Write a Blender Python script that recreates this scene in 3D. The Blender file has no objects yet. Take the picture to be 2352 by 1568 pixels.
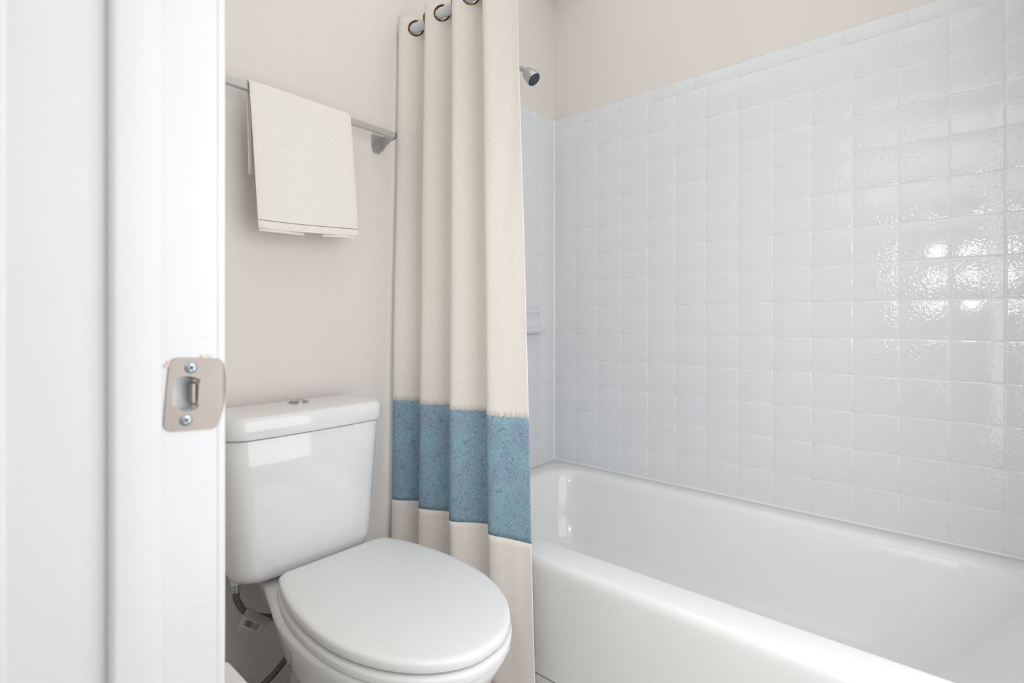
import bpy, bmesh, math, random
from mathutils import Vector, Matrix, noise
random.seed(7)
PI = math.pi
S = bpy.context.scene
COL = S.collection

# ------------------------------------------------------------------ camera
CX, CY, CZ = -1.82085, -1.32924, 0.945
YAW = math.radians(40.8032)                 # view direction measured from +X towards +Y
cam_d = bpy.data.cameras.new('camera'); cam = bpy.data.objects.new('camera', cam_d); COL.objects.link(cam)
cam.location = (CX, CY, CZ); cam.rotation_euler = (PI/2, 0, YAW - PI/2)
cam_d.sensor_width = 36; cam_d.lens = 1184.16/2352*36
cam_d.shift_y = -(784-738.6)/2352
cam_d.clip_start = 0.02
cam_d.dof.use_dof = True; cam_d.dof.focus_distance = 1.35; cam_d.dof.aperture_fstop = 7.0
S.camera = cam

# ------------------------------------------------------------------ world, light, exposure
w = bpy.data.worlds.new('world'); S.world = w; w.use_nodes = True
w.node_tree.nodes['Background'].inputs[0].default_value = (0.95, 0.97, 1, 1)
w.node_tree.nodes['Background'].inputs[1].default_value = 0.5

def area(name, loc, size, power, aim, col=(1, 1, 1), sy=None, shape=None):
    d = bpy.data.lights.new(name, 'AREA'); d.energy = power; d.color = col
    d.shape = shape or ('RECTANGLE' if sy else 'SQUARE'); d.size = size
    if sy: d.size_y = sy
    o = bpy.data.objects.new(name, d); COL.objects.link(o); o.location = loc
    o.rotation_euler = (Vector(aim)-Vector(loc)).to_track_quat('-Z', 'Y').to_euler()
    return o
COOL = (0.925, 0.965, 1)
area('bathroom_ceiling_bounce', (-0.83, -0.77, 2.43), 1.45, 4.0, (-0.83, -0.77, 0), COOL, 1.35)
area('near_wall_fill', (-1.09, -1.53, 0.98), 1.02, 9.2, (-1.09, 0, 0.94), COOL, 1.5)  # added fill panel on the near wall
area('hall_ceiling_lamp', (-2.45, -1.25, 2.42), 0.9, 8, (-2.45, -1.25, 0), COOL, 1.5)
area('hall_fill_light', (-2.975, -1.05, 1.95), 1.1, 3.2, (0, -1.0, 1.3), COOL, 0.9)  # unseen area light added behind the camera; its window is invented
# on-camera flash head: zoomed beam aimed into the room
fd = bpy.data.lights.new('camera_flash', 'SPOT'); fd.energy = 12; fd.spot_size = math.radians(113); fd.spot_blend = 1.0; fd.shadow_soft_size = 0.036; fd.color = (0.97, 0.985, 1)
fo = bpy.data.objects.new('camera_flash', fd); COL.objects.link(fo); fo.location = (-1.97, -1.345, 1.215)
fo.rotation_euler = Vector((math.cos(math.radians(4)), math.sin(math.radians(4)), -0.30)).to_track_quat('-Z', 'Y').to_euler()
S.view_settings.view_transform = 'Standard'; S.view_settings.look = 'None'
S.view_settings.exposure = 0.27; S.view_settings.gamma = 1; S.view_settings.use_curve_mapping = False

# ------------------------------------------------------------------ helpers
def srgb(r, g, b):
    f = lambda c: (c/255/12.92) if c/255 <= 0.04045 else ((c/255+0.055)/1.055)**2.4
    return (f(r), f(g), f(b), 1)

def mat(name, col, rough=0.5, metal=0.0, coat=0.0, bump=None, vary=None, spec=0.5):
    m = bpy.data.materials.new(name); m.use_nodes = True
    nt = m.node_tree; b = nt.nodes['Principled BSDF']
    b.inputs['Base Color'].default_value = col; b.inputs['Roughness'].default_value = rough
    b.inputs['Metallic'].default_value = metal; b.inputs['Coat Weight'].default_value = coat
    b.inputs['Coat Roughness'].default_value = 0.05
    b.inputs['Specular IOR Level'].default_value = spec
    tc = nt.nodes.new('ShaderNodeTexCoord')
    if bump:                                   # (scale, strength, distance, detail)
        n = nt.nodes.new('ShaderNodeTexNoise'); n.inputs['Scale'].default_value = bump[0]
        n.inputs['Detail'].default_value = bump[3]
        k = nt.nodes.new('ShaderNodeBump'); k.inputs['Strength'].default_value = bump[1]
        k.inputs['Distance'].default_value = bump[2]
        nt.links.new(tc.outputs['Object'], n.inputs['Vector'])
        nt.links.new(n.outputs['Fac'], k.inputs['Height']); nt.links.new(k.outputs['Normal'], b.inputs['Normal'])
    if vary:                                   # (scale, colour2, lo, hi)
        n = nt.nodes.new('ShaderNodeTexNoise'); n.inputs['Scale'].default_value = vary[0]; n.inputs['Detail'].default_value = 4
        r = nt.nodes.new('ShaderNodeMapRange'); r.inputs[1].default_value = vary[2]; r.inputs[2].default_value = vary[3]
        x = nt.nodes.new('ShaderNodeMix'); x.data_type = 'RGBA'
        x.inputs[6].default_value = col; x.inputs[7].default_value = vary[1]
        nt.links.new(tc.outputs['Object'], n.inputs['Vector']); nt.links.new(n.outputs['Fac'], r.inputs[0])
        nt.links.new(r.outputs[0], x.inputs[0]); nt.links.new(x.outputs[2], b.inputs['Base Color'])
    return m

M = {}
M['paint'] = mat('beige_wall_paint', srgb(232, 226, 220), 0.55, bump=(140, 0.25, 0.0012, 3), vary=(2.5, srgb(230, 223, 216), 0.3, 0.7))
M['white_paint'] = mat('white_gloss_paint', srgb(223, 223, 224), 0.32, bump=(26, 0.18, 0.002, 3), vary=(5, srgb(221, 220, 219), 0.35, 0.7))
M['grout'] = mat('white_grout', srgb(238, 239, 240), 0.5, bump=(300, 0.3, 0.0005, 2))
M['caulk'] = mat('white_caulk', srgb(234, 234, 234), 0.3)
M['enamel'] = mat('white_tub_enamel', srgb(236, 236, 235), 0.16, coat=0.3, bump=(14, 0.05, 0.002, 1))
M['porcelain'] = mat('white_porcelain', srgb(233, 233, 232), 0.10, coat=0.5, vary=(3, srgb(231, 230, 229), 0.3, 0.7))
M['seat_plastic'] = mat('white_seat_plastic', srgb(232, 232, 231), 0.28, bump=(60, 0.04, 0.001, 2))
M['floor'] = mat('grey_vinyl_floor', srgb(206, 204, 200), 0.4, bump=(40, 0.2, 0.001, 3), vary=(6, srgb(214, 211, 206), 0.3, 0.7))
M['ceiling'] = mat('white_ceiling_paint', srgb(238, 238, 236), 0.8, bump=(120, 0.3, 0.001, 2))
M['nickel'] = mat('satin_nickel', srgb(160, 151, 145), 0.40, metal=0.6, vary=(18, srgb(152, 143, 137), 0.35, 0.65), bump=(400, 0.08, 0.0003, 1))
M['screw'] = mat('zinc_screw', srgb(165, 172, 176), 0.28, metal=0.9)
M['screw_dark'] = mat('screw_recess', srgb(70, 76, 82), 0.4, metal=0.7)
M['wood_chip'] = mat('bare_wood_chip', srgb(232, 214, 204), 0.8, vary=(400, srgb(214, 184, 168), 0.45, 0.65))
M['aluminium'] = mat('brushed_aluminium', srgb(204, 203, 200), 0.34, metal=0.6, bump=(200, 0.05, 0.0004, 1))
M['chrome'] = mat('chrome', srgb(176, 182, 184), 0.22, metal=0.9)
M['chrome_soft'] = mat('dull_chrome', srgb(186, 188, 188), 0.34, metal=0.8)
M['nozzle'] = mat('dark_nozzle_face', srgb(70, 74, 80), 0.45)
M['black'] = mat('dark_slot', srgb(28, 28, 32), 0.5)
M['rod'] = mat('white_rod_enamel', srgb(214, 221, 226), 0.3)
M['brass'] = mat('antique_brass', srgb(152, 112, 72), 0.3, metal=0.9, vary=(120, srgb(80, 55, 36), 0.4, 0.6))
M['thread'] = mat('grey_stitching', srgb(150, 148, 144), 0.9)
M['bin'] = mat('white_bin_plastic', srgb(226, 223, 217), 0.4, bump=(80, 0.05, 0.001, 2))
M['paper'] = mat('tag_paper', srgb(214, 206, 198), 0.6)
M['ink'] = mat('barcode_ink', srgb(45, 43, 42), 0.6)

# clear tag plastic
m = mat('clear_tag_plastic', srgb(214, 205, 205), 0.25); M['clear'] = m
m.node_tree.nodes['Principled BSDF'].inputs['Alpha'].default_value = 0.45

# glazed tile: orange-peel glaze
m = mat('white_glazed_tile', srgb(229, 230, 232), 0.10, coat=0.25); M['tile'] = m
nt = m.node_tree; b = nt.nodes['Principled BSDF']
ge = nt.nodes.new('ShaderNodeNewGeometry')
n1 = nt.nodes.new('ShaderNodeTexNoise'); n1.inputs['Scale'].default_value = 115; n1.inputs['Detail'].default_value = 1.5; n1.inputs['Distortion'].default_value = 0.6
n2 = nt.nodes.new('ShaderNodeTexNoise'); n2.inputs['Scale'].default_value = 5.5; n2.inputs['Detail'].default_value = 1
mr = nt.nodes.new('ShaderNodeMapRange'); mr.inputs[1].default_value = 0.40; mr.inputs[2].default_value = 0.60; mr.inputs[3].default_value = 0.25; mr.inputs[4].default_value = 1.0
mu = nt.nodes.new('ShaderNodeMath'); mu.operation = 'MULTIPLY'
bp = nt.nodes.new('ShaderNodeBump'); bp.inputs['Strength'].default_value = 0.6; bp.inputs['Distance'].default_value = 0.0016
for n in (n1, n2): nt.links.new(ge.outputs['Position'], n.inputs['Vector'])
nt.links.new(n2.outputs['Fac'], mr.inputs[0]); nt.links.new(n1.outputs['Fac'], mu.inputs[0]); nt.links.new(mr.outputs[0], mu.inputs[1])
nt.links.new(mu.outputs[0], bp.inputs['Height']); nt.links.new(bp.outputs['Normal'], b.inputs['Normal'])
nt.links.new(bp.outputs['Normal'], b.inputs['Coat Normal'])

# braided hose
m = mat('braided_steel_hose', srgb(122, 114, 104), 0.45, metal=0.6); M['braid'] = m
nt = m.node_tree; b = nt.nodes['Principled BSDF']; tc = nt.nodes.new('ShaderNodeTexCoord')
wv = nt.nodes.new('ShaderNodeTexVoronoi'); wv.inputs['Scale'].default_value = 480
r = nt.nodes.new('ShaderNodeMix'); r.data_type = 'RGBA'; r.inputs[6].default_value = srgb(150, 142, 132); r.inputs[7].default_value = srgb(66, 58, 48)
nt.links.new(tc.outputs['Object'], wv.inputs['Vector']); nt.links.new(wv.outputs['Distance'], r.inputs[0]); nt.links.new(r.outputs[2], b.inputs['Base Color'])

# cloths: woven bump from two wave directions, object space
def cloth(name, col, col2, sx, sz, strength, sheen=0.25, dist=0.0008, speck=0.5, rough=0.9, thru=0):
    m = bpy.data.materials.new(name); m.use_nodes = True; nt = m.node_tree; b = nt.nodes['Principled BSDF']
    b.inputs['Roughness'].default_value = rough; b.inputs['Sheen Weight'].default_value = sheen; b.inputs['Specular IOR Level'].default_value = 0.2
    tc = nt.nodes.new('ShaderNodeTexCoord')
    mp = nt.nodes.new('ShaderNodeMapping'); mp.inputs['Scale'].default_value = (sx, sx, sz)
    n = nt.nodes.new('ShaderNodeTexNoise'); n.inputs['Scale'].default_value = 1; n.inputs['Detail'].default_value = 3
    nt.links.new(tc.outputs['Object'], mp.inputs['Vector']); nt.links.new(mp.outputs['Vector'], n.inputs['Vector'])
    k = nt.nodes.new('ShaderNodeBump'); k.inputs['Strength'].default_value = strength; k.inputs['Distance'].default_value = dist
    nt.links.new(n.outputs['Fac'], k.inputs['Height']); nt.links.new(k.outputs['Normal'], b.inputs['Normal'])
    mr = nt.nodes.new('ShaderNodeMapRange'); mr.inputs[1].default_value = 0.5-speck*0.3; mr.inputs[2].default_value = 0.5+speck*0.3
    x = nt.nodes.new('ShaderNodeMix'); x.data_type = 'RGBA'; x.inputs[6].default_value = col2; x.inputs[7].default_value = col
    nt.links.new(n.outputs['Fac'], mr.inputs[0]); nt.links.new(mr.outputs[0], x.inputs[0]); nt.links.new(x.outputs[2], b.inputs['Base Color'])
    if thru:                                    # light soaks through thin cotton
        tl_ = nt.nodes.new('ShaderNodeBsdfTranslucent'); ms = nt.nodes.new('ShaderNodeMixShader'); ms.inputs[0].default_value = thru
        nt.links.new(x.outputs[2], tl_.inputs[0]); nt.links.new(b.outputs[0], ms.inputs[1]); nt.links.new(tl_.outputs[0], ms.inputs[2])
        nt.links.new(ms.outputs[0], nt.nodes['Material Output'].inputs[0])
    return m
M['curtain'] = cloth('cream_curtain_cotton', srgb(253, 247, 239), srgb(249, 241, 231), 90, 420, 0.2, thru=0.12)
M['towel'] = cloth('cream_waffle_towel', srgb(250, 247, 242), srgb(234, 228, 220), 900, 900, 0.7, dist=0.0008)
# blue band: crackled denim-like print
m = mat('blue_crackle_cloth', srgb(100, 130, 152), 0.9); M['blue'] = m
nt = m.node_tree; b = nt.nodes['Principled BSDF']; tc = nt.nodes.new('ShaderNodeTexCoord')
big = nt.nodes.new('ShaderNodeTexNoise'); big.inputs['Scale'].default_value = 13; big.inputs['Detail'].default_value = 3
fib = nt.nodes.new('ShaderNodeTexNoise'); fib.inputs['Scale'].default_value = 330; fib.inputs['Detail'].default_value = 3; fib.inputs['Distortion'].default_value = 1.2
cr = nt.nodes.new('ShaderNodeTexNoise'); cr.inputs['Scale'].default_value = 42; cr.inputs['Detail'].default_value = 5; cr.inputs['Distortion'].default_value = 2.0
for n in (big, fib, cr): nt.links.new(tc.outputs['Object'], n.inputs['Vector'])
ra = nt.nodes.new('ShaderNodeValToRGB'); e = ra.color_ramp.elements
e[0].position = 0.36; e[0].color = srgb(118, 140, 172); e[1].position = 0.62; e[1].color = srgb(120, 164, 180)
rc = nt.nodes.new('ShaderNodeValToRGB'); e = rc.color_ramp.elements     # thin pale veins where noise crosses 0.5
e[0].position = 0.465; e[0].color = (0, 0, 0, 1); e[1].position = 0.535; e[1].color = (0, 0, 0, 1)
q = e.new(0.5); q.color = (1, 1, 1, 1)
rf = nt.nodes.new('ShaderNodeMapRange'); rf.inputs[1].default_value = 0.38; rf.inputs[2].default_value = 0.66; rf.inputs[3].default_value = 0; rf.inputs[4].default_value = 0.6
m1 = nt.nodes.new('ShaderNodeMix'); m1.data_type = 'RGBA'; m1.inputs[7].default_value = srgb(190, 206, 216)
m0 = nt.nodes.new('ShaderNodeMix'); m0.data_type = 'RGBA'; m0.inputs[7].default_value = srgb(74, 110, 138)
md = nt.nodes.new('ShaderNodeMapRange'); md.inputs[1].default_value = 0.50; md.inputs[2].default_value = 0.70; md.inputs[4].default_value = 0.75
m2 = nt.nodes.new('ShaderNodeMix'); m2.data_type = 'RGBA'; m2.inputs[7].default_value = srgb(150, 176, 190)
mm = nt.nodes.new('ShaderNodeMath'); mm.operation = 'MULTIPLY'; mm.inputs[1].default_value = 0.30
L = nt.links.new
L(big.outputs['Fac'], ra.inputs[0]); L(cr.outputs['Fac'], rc.inputs[0]); L(cr.outputs['Fac'], md.inputs[0]); L(fib.outputs['Fac'], rf.inputs[0])
L(ra.outputs[0], m0.inputs[6]); L(md.outputs[0], m0.inputs[0]); L(m0.outputs[2], m1.inputs[6]); L(rf.outputs[0], m1.inputs[0])
L(m1.outputs[2], m2.inputs[6]); L(rc.outputs[0], mm.inputs[0]); L(mm.outputs[0], m2.inputs[0]); L(m2.outputs[2], b.inputs['Base Color'])

# --- object helpers
def link(name, me, m=None, parent=None, smooth=True, ang=35, loc=None):
    if m and not me.materials: me.materials.append(M[m])
    if smooth:
        me.shade_smooth(); me.set_sharp_from_angle(angle=math.radians(ang))
    o = bpy.data.objects.new(name, me); COL.objects.link(o)
    if parent: o.parent = parent
    if loc: o.location = loc
    return o
def mesh(name, V, F):
    me = bpy.data.meshes.new(name); me.from_pydata([tuple(v) for v in V], [], F); me.update()
    b = bmesh.new(); b.from_mesh(me); bmesh.ops.recalc_face_normals(b, faces=b.faces); b.to_mesh(me); b.free()
    return me
def part(name, V, F, m, parent=None, **k): return link(name, mesh(name, V, F), m, parent, **k)
def empty(name, loc, label, cat, group=None):
    o = bpy.data.objects.new(name, None); COL.objects.link(o); o.location = loc; o.empty_display_size = 0.05
    o['label'] = label; o['category'] = cat
    if group: o['group'] = group
    return o
def struct(o, label=None):
    o['kind'] = 'structure'
    if label: o['label'] = label
    return o
def tag(o, label, cat):
    o['label'] = label; o['category'] = cat; return o
def off(V, o):                                # world verts -> local to thing at location o
    return [Vector(v)-Vector(o) for v in V]
def box(x0, x1, y0, y1, z0, z1, bev=0.0, seg=2):
    b = bmesh.new(); bmesh.ops.create_cube(b, size=1)
    for v in b.verts: v.co = Vector((x0+(v.co.x+.5)*(x1-x0), y0+(v.co.y+.5)*(y1-y0), z0+(v.co.z+.5)*(z1-z0)))
    if bev: bmesh.ops.bevel(b, geom=b.edges[:], offset=bev, segments=seg, profile=0.5, affect='EDGES')
    V = [v.co.copy() for v in b.verts]; F = [[v.index for v in f.verts] for f in b.faces]; b.free(); return V, F
def join(*VF):
    V, F = [], []
    for v, f in VF:
        k = len(V); V += [Vector(p) for p in v]; F += [[i+k for i in q] for q in f]
    return V, F
def loft(rings, cap0=True, cap1=True):
    n = len(rings[0]); V = [Vector(p) for r in rings for p in r]; F = []
    for k in range(len(rings)-1):
        for i in range(n):
            j = (i+1) % n; F.append([k*n+i, k*n+j, (k+1)*n+j, (k+1)*n+i])
    if cap0: F.append(list(range(n))[::-1])
    if cap1: F.append([(len(rings)-1)*n+i for i in range(n)])
    return V, F
def tube(path, r, n=14, caps=True, radii=None):
    P = [Vector(p) for p in path]; rings = []; up = None
    for i, p in enumerate(P):
        t = (P[min(i+1, len(P)-1)]-P[max(i-1, 0)]).normalized()
        if up is None: up = t.orthogonal().normalized()
        up = (up - t*up.dot(t)).normalized(); s = t.cross(up); rr = radii[i] if radii else r
        rings.append([p + (up*math.cos(a)+s*math.sin(a))*rr for a in [2*PI*k/n for k in range(n)]])
    return loft(rings, caps, caps)
def smooth_path(P, k=8):
    P = [Vector(p) for p in P]; out = []
    for i in range(len(P)-1):
        p0, p1, p2, p3 = P[max(i-1, 0)], P[i], P[i+1], P[min(i+2, len(P)-1)]
        for j in range(k):
            t = j/k
            out.append(0.5*((2*p1)+(p2-p0)*t+(2*p0-5*p1+4*p2-p3)*t*t+(3*p1-p0-3*p2+p3)*t**3))
    return out+[P[-1]]
def lathe(prof, origin, axis, n=28):           # prof [(r, h)] along axis from origin
    a = Vector(axis).normalized(); u = a.orthogonal().normalized(); v = a.cross(u); o = Vector(origin)
    return loft([[o+a*h+(u*math.cos(2*PI*k/n)+v*math.sin(2*PI*k/n))*max(r, 1e-5) for k in range(n)] for r, h in prof])
def rr(x0, x1, y0, y1, r, z, n=8):             # rounded rectangle ring
    R = []
    for cx, cy, a0 in ((x1-r, y1-r, 0), (x0+r, y1-r, PI/2), (x0+r, y0+r, PI), (x1-r, y0+r, 1.5*PI)):
        for k in range(n+1):
            a = a0+PI/2*k/n; R.append((cx+r*math.cos(a), cy+r*math.sin(a), z))
    return R

# ------------------------------------------------------------------ room shell
U = 0.1095; G = 0.0065                          # tile pitch; wall board lies G behind tile faces
ZT = CZ + 7.5522*U                              # top of the full tile rows
DECK = ZT - 13*U
def shell(name, b, m='paint', lab=None, bev=0): 
    V, F = box(*b, bev=bev); return struct(part(name, V, F, m, smooth=False), lab)
wall_right = shell('wall_right', (G, 0.12, -1.66, 0.12, 0, 2.44), lab='beige painted wall behind the tub with white tiles below')
wall_back = shell('wall_back', (-1.79, G, G, 0.12, 0, 2.44), lab='beige painted wall behind toilet and towel bar')
WI, WO = -1.6565, -1.782                         # bathroom-side and hall-side faces of the doorway wall
YJ = CY+0.468                                    # face of the strike jamb
wl = join(box(WO, WI, YJ+0.019, G, 0, 2.44), box(WO, WI, -1.56, YJ+0.019, 2.06, 2.44))
struct(part('wall_left', *wl, 'paint', smooth=False), 'wall with the doorway the camera looks through')
shell('wall_front', (-1.79, 0.12, -1.66, -1.545, 0, 2.44), lab='wall at the near end of the tub')
shell('wall_hall', (-3.1, -3.0, -2.4, 0.3, 0, 2.44), lab='hall wall facing the bathroom doorway')
wf = join(box(-3.0, -2.985, -1.66, -1.61, 1.44, 2.41), box(-3.0, -2.985, -0.49, -0.44, 1.44, 2.41), box(-3.0, -2.985, -1.61, -0.49, 2.405, 2.435), box(-3.0, -2.975, -1.69, -0.41, 1.41, 1.45))
fill_frame = struct(part('fill_frame_1', *wf, 'white_paint', smooth=False), 'made-up white frame around the added hall light behind the camera')  # invented frame, built only to go with the added hall light
shell('floor', (-3.0, 0.12, -2.4, 0.12, -0.06, 0), 'floor', 'grey floor of bathroom and hall')
shell('ceiling', (-3.0, 0.12, -2.4, 0.12, 2.44, 2.5), 'ceiling', 'flat white ceiling')
bb = join(box(-1.65, -0.83, -0.0065, G, 0, 0.082, 0.003))

bb = join(box(WI, WI+0.012, -0.79, -0.008, 0, 0.082, 0.003))
struct(part('baseboard_left', *bb, 'white_paint'), 'white baseboard beside the bin')

# ---- tiles
JT = 0.0010                                     # half joint
def tile_mesh(w, h, name='tile', t=0.0078):
    # local: face towards -X at x=0, y across (0..-w), z up (0..h)
    a = 0.0016
    def ring(i, x): return [(x, -JT-i, JT+i), (x, -w+JT+i, JT+i), (x, -w+JT+i, h-JT-i), (x, -JT-i, h-JT-i)]
    V, F = loft([ring(0, G), ring(0, 0.0008), ring(a*0.35, 0.0004), ring(a, 0.0001), ring(a*2.6, -0.0002)], False, True)
    me = mesh(name, V, F); me.materials.append(M['tile']); me.shade_smooth(); me.set_sharp_from_angle(angle=math.radians(60)); return me
T_full = tile_mesh(U, U); T_cut = tile_mesh(0.0985, U); T_end = tile_mesh(1.545-14*U, U) if 14*U < 1.545 else None
T_trim = tile_mesh(1.4*U, 0.049, 'trim_tile'); T_trim_s = tile_mesh(1.4*U*0.62, 0.049, 'trim_tile')
def put(me, name, parent, loc, rz=0):
    o = bpy.data.objects.new(name, me); COL.objects.link(o); o.parent = parent
    j = lambda s: random.uniform(-s, s)
    o.location = (loc[0]+(j(0.00035) if rz == 0 else 0), loc[1]+(j(0.00035) if rz else 0), loc[2]); o.rotation_euler = (j(0.0015), j(0.0022), rz+j(0.0022)); return o
struct(part('trim_1', *box(0.0010, 0.0075, -1.545, 0.0, DECK-0.02, ZT+0.047), 'grout', smooth=False), 'white grout bed between the tiles of the long tub wall')
struct(part('trim_2', *box(-0.758, 0.0010, 0.0010, 0.0075, DECK-0.02, ZT+0.047), 'grout', smooth=False), 'white grout bed between the tiles behind the curtain')
for j in range(13):
    z = ZT-(j+1)*U
    for i in range(14): put(T_full, 'tile', wall_right, (0, -i*U, z))
    put(T_cut, 'tile', wall_back, (-0.0985, 0, z), PI/2)       # turned to face -Y
    for i in range(6):
        if j == 7 and i in (0, 1): continue                  # soap dish sits here
        put(T_full, 'tile', wall_back, (-0.0985-(i+1)*U, 0, z), PI/2)
for i in range(10): put(T_trim, 'trim_tile', wall_right, (0, -i*1.4*U, ZT))
for i in range(5): put(T_trim, 'trim_tile', wall_back, (-(i+1)*1.4*U, 0, ZT), PI/2)
# caulk bead in the tile corner and along the tub
V, F = [], []
R = [];
def cove(path_dir, r=0.006):
    pass
c = []
for z in (DECK-0.001, ZT+0.047):
    c.append([(-0.007, 0.003, z), (-0.0066, -0.0004, z), (-0.0042, -0.0016, z), (-0.0016, -0.0042, z), (-0.0004, -0.0066, z), (0.003, -0.007, z), (0.003, 0.003, z)])
struct(part('trim_3', *loft(c), 'caulk'), 'white caulk in the tiled corner')
def bead(axis):
    rs = []
    for t in ((-1.545, 0.0) if axis == 'y' else (-0.80, 0.0)):
        pr = [(0.002, -0.001), (-0.005, -0.001), (-0.0044, 0.0008), (-0.0028, 0.002), (-0.0009, 0.0036), (0.0, 0.0042), (0.002, 0.0042)]
        rs.append([((p, t, DECK+q) if axis == 'y' else (t, p, DECK+q)) for p, q in pr])
    return loft(rs)
struct(part('trim_4', *join(bead('y'), bead('x')), 'caulk'), 'white caulk bead where tub meets tile')

# ---- soap dish
sx0, sx1 = -0.0985-2*U+0.004, -0.0985-0.006
zb = ZT-8*U; T = empty('soap_dish', ((sx0+sx1)/2, 0, zb), 'small white ceramic soap dish set in the tiled end wall', 'soap dish')
O = T.location
V, F = box(sx0, sx1, -0.006, G, zb+0.002, zb+U-0.003, 0.003, 2); part('back_plate', off(V, O), F, 'tile', T)
prof = [(-0.004, 0.100), (-0.014, 0.099), (-0.020, 0.094), (-0.020, 0.088), (-0.012, 0.080), (-0.010, 0.060), (-0.012, 0.036), (-0.020, 0.022), (-0.040, 0.018), (-0.046, 0.022), (-0.050, 0.020), (-0.050, 0.010), (-0.040, 0.003), (-0.004, 0.001)]
rings = []
nx = 14
for k in range(nx+1):
    u = k/nx; x = sx0+0.012+(sx1-sx0-0.024)*u; e = abs(2*u-1)**6
    rings.append([(x, p*(1-0.22*e), zb+q) for p, q in prof])
V, F = loft(rings); part('tray', off(V, O), F, 'tile', T, ang=60)

# ------------------------------------------------------------------ bathtub
TO = (-0.40, -0.76, 0)
T = empty('bathtub', TO, 'white enamel bathtub with smooth plain apron along the tiled wall', 'bathtub')
XO, XI, YE = -0.792, -0.0, -1.543
D = DECK
rings = [rr(XO, XI, YE, -0.0, 0.002, 0.058),
         rr(XO, XI, YE, -0.0, 0.002, D-0.045), rr(XO+0.0004, XI, YE, -0.0, 0.002, D-0.024), rr(XO+0.0022, XI, YE, -0.0, 0.002, D-0.0145),
         rr(XO+0.0065, XI, YE, -0.0, 0.003, D-0.0065), rr(XO+0.013, XI-0.002, YE+0.002, -0.002, 0.003, D-0.0018), rr(XO+0.022, XI-0.004, YE+0.004, -0.004, 0.004, D)]
ix0, ix1, iy0, iy1 = -0.690, -0.068, -1.455, -0.085
rings += [rr(ix0-0.012, ix1+0.012, iy0-0.012, iy1+0.012, 0.13, D),
          rr(ix0-0.004, ix1+0.004, iy0-0.004, iy1+0.004, 0.125, D-0.0012),
          rr(ix0+0.004, ix1-0.006, iy0+0.004, iy1-0.005, 0.12, D-0.006),
          rr(ix0+0.011, ix1-0.016, iy0+0.013, iy1-0.012, 0.12, D-0.018),
          rr(ix0+0.016, ix1-0.024, iy0+0.024, iy1-0.018, 0.12, D-0.045),
          rr(ix0+0.030, ix1-0.042, iy0+0.10, iy1-0.030, 0.12, D-0.16),
          rr(ix0+0.048, ix1-0.060, iy0+0.18, iy1-0.045, 0.12, 0.115),
          rr(ix0+0.062, ix1-0.075, iy0+0.215, iy1-0.060, 0.12, 0.088),
          rr(ix0+0.09, ix1-0.10, iy0+0.25, iy1-0.09, 0.11, 0.072),
          rr(ix0+0.14, ix1-0.15, iy0+0.30, iy1-0.14, 0.09, 0.066)]
V, F = loft(rings, False, True); part('basin', off(V, TO), F, 'enamel', T, ang=60)
V, F = box(XO+0.003, XO+0.03, YE, -0.002, 0.0, 0.052, 0.003); part('apron_base', off(V, TO), F, 'enamel', T)
V, F = lathe([(0.0, 0.0), (0.03, 0.0), (0.031, 0.002), (0.028, 0.004), (0.0, 0.004)], (-0.38, -0.30, 0.0665), (0, 0, 1)); part('drain', off(V, TO), F, 'chrome', T)
V, F = lathe([(0.0, 0.0), (0.034, 0.0), (0.034, 0.006), (0.028, 0.010), (0.0, 0.010)], (-0.38, -0.112, 0.24), (0, -1, 0.12)); part('overflow_plate', off(V, TO), F, 'chrome', T)

# ------------------------------------------------------------------ door frame (near left)
door = bpy.data.objects.new('door_1', None); COL.objects.link(door); door.location = (-1.72, YJ, 0)
struct(door, 'white painted door frame close to the camera'); DO = door.location
def xz(zx, zy, Y=YJ):                           # strike-plate outline measured on the jamb face
    px, py = 340+zx/5.228, 740+zy/5.228
    a, s = YAW, (px-1176)/1184.16
    dx, dy = math.cos(a)+s*math.sin(a), math.sin(a)-s*math.cos(a)
    t = (Y-CY)/dy; return CX+dx*t, CZ-(py-738.6)/1184.16*t
outer = [(300,440),(360,425),(550,425),(700,430),(760,433),(800,436),(850,440),(880,455),(900,478),(915,510),(930,600),(937,700),(930,850),(912,980),(885,1080),(850,1190),(815,1245),(790,1262),(760,1272),(700,1277),(500,1290),(280,1310),(220,1290),(190,1262),(184,1220),(200,1000),(215,850),(235,650),(250,520),(270,470)]
hole = [(292,780),(310,705),(360,665),(430,645),(500,645),(560,660),(610,682),(622,700),(602,740),(592,960),(602,1000),(570,1035),(500,1062),(430,1066),(350,1040),(285,990),(286,900)]
OUT = [xz(*p) for p in outer]; HOLE = [xz(*p) for p in hole]
def filled(loops, fy):
    """planar region with holes in XZ -> bmesh geometry; fy maps (x, z) to y"""
    b = bmesh.new()
    for lp in loops:
        vs = [b.verts.new((x, 0, z)) for x, z in lp]
        for i in range(len(vs)): b.edges.new((vs[i], vs[(i+1) % len(vs)]))
    bmesh.ops.triangle_fill(b, use_beauty=True, edges=b.edges[:])
    return b
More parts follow.
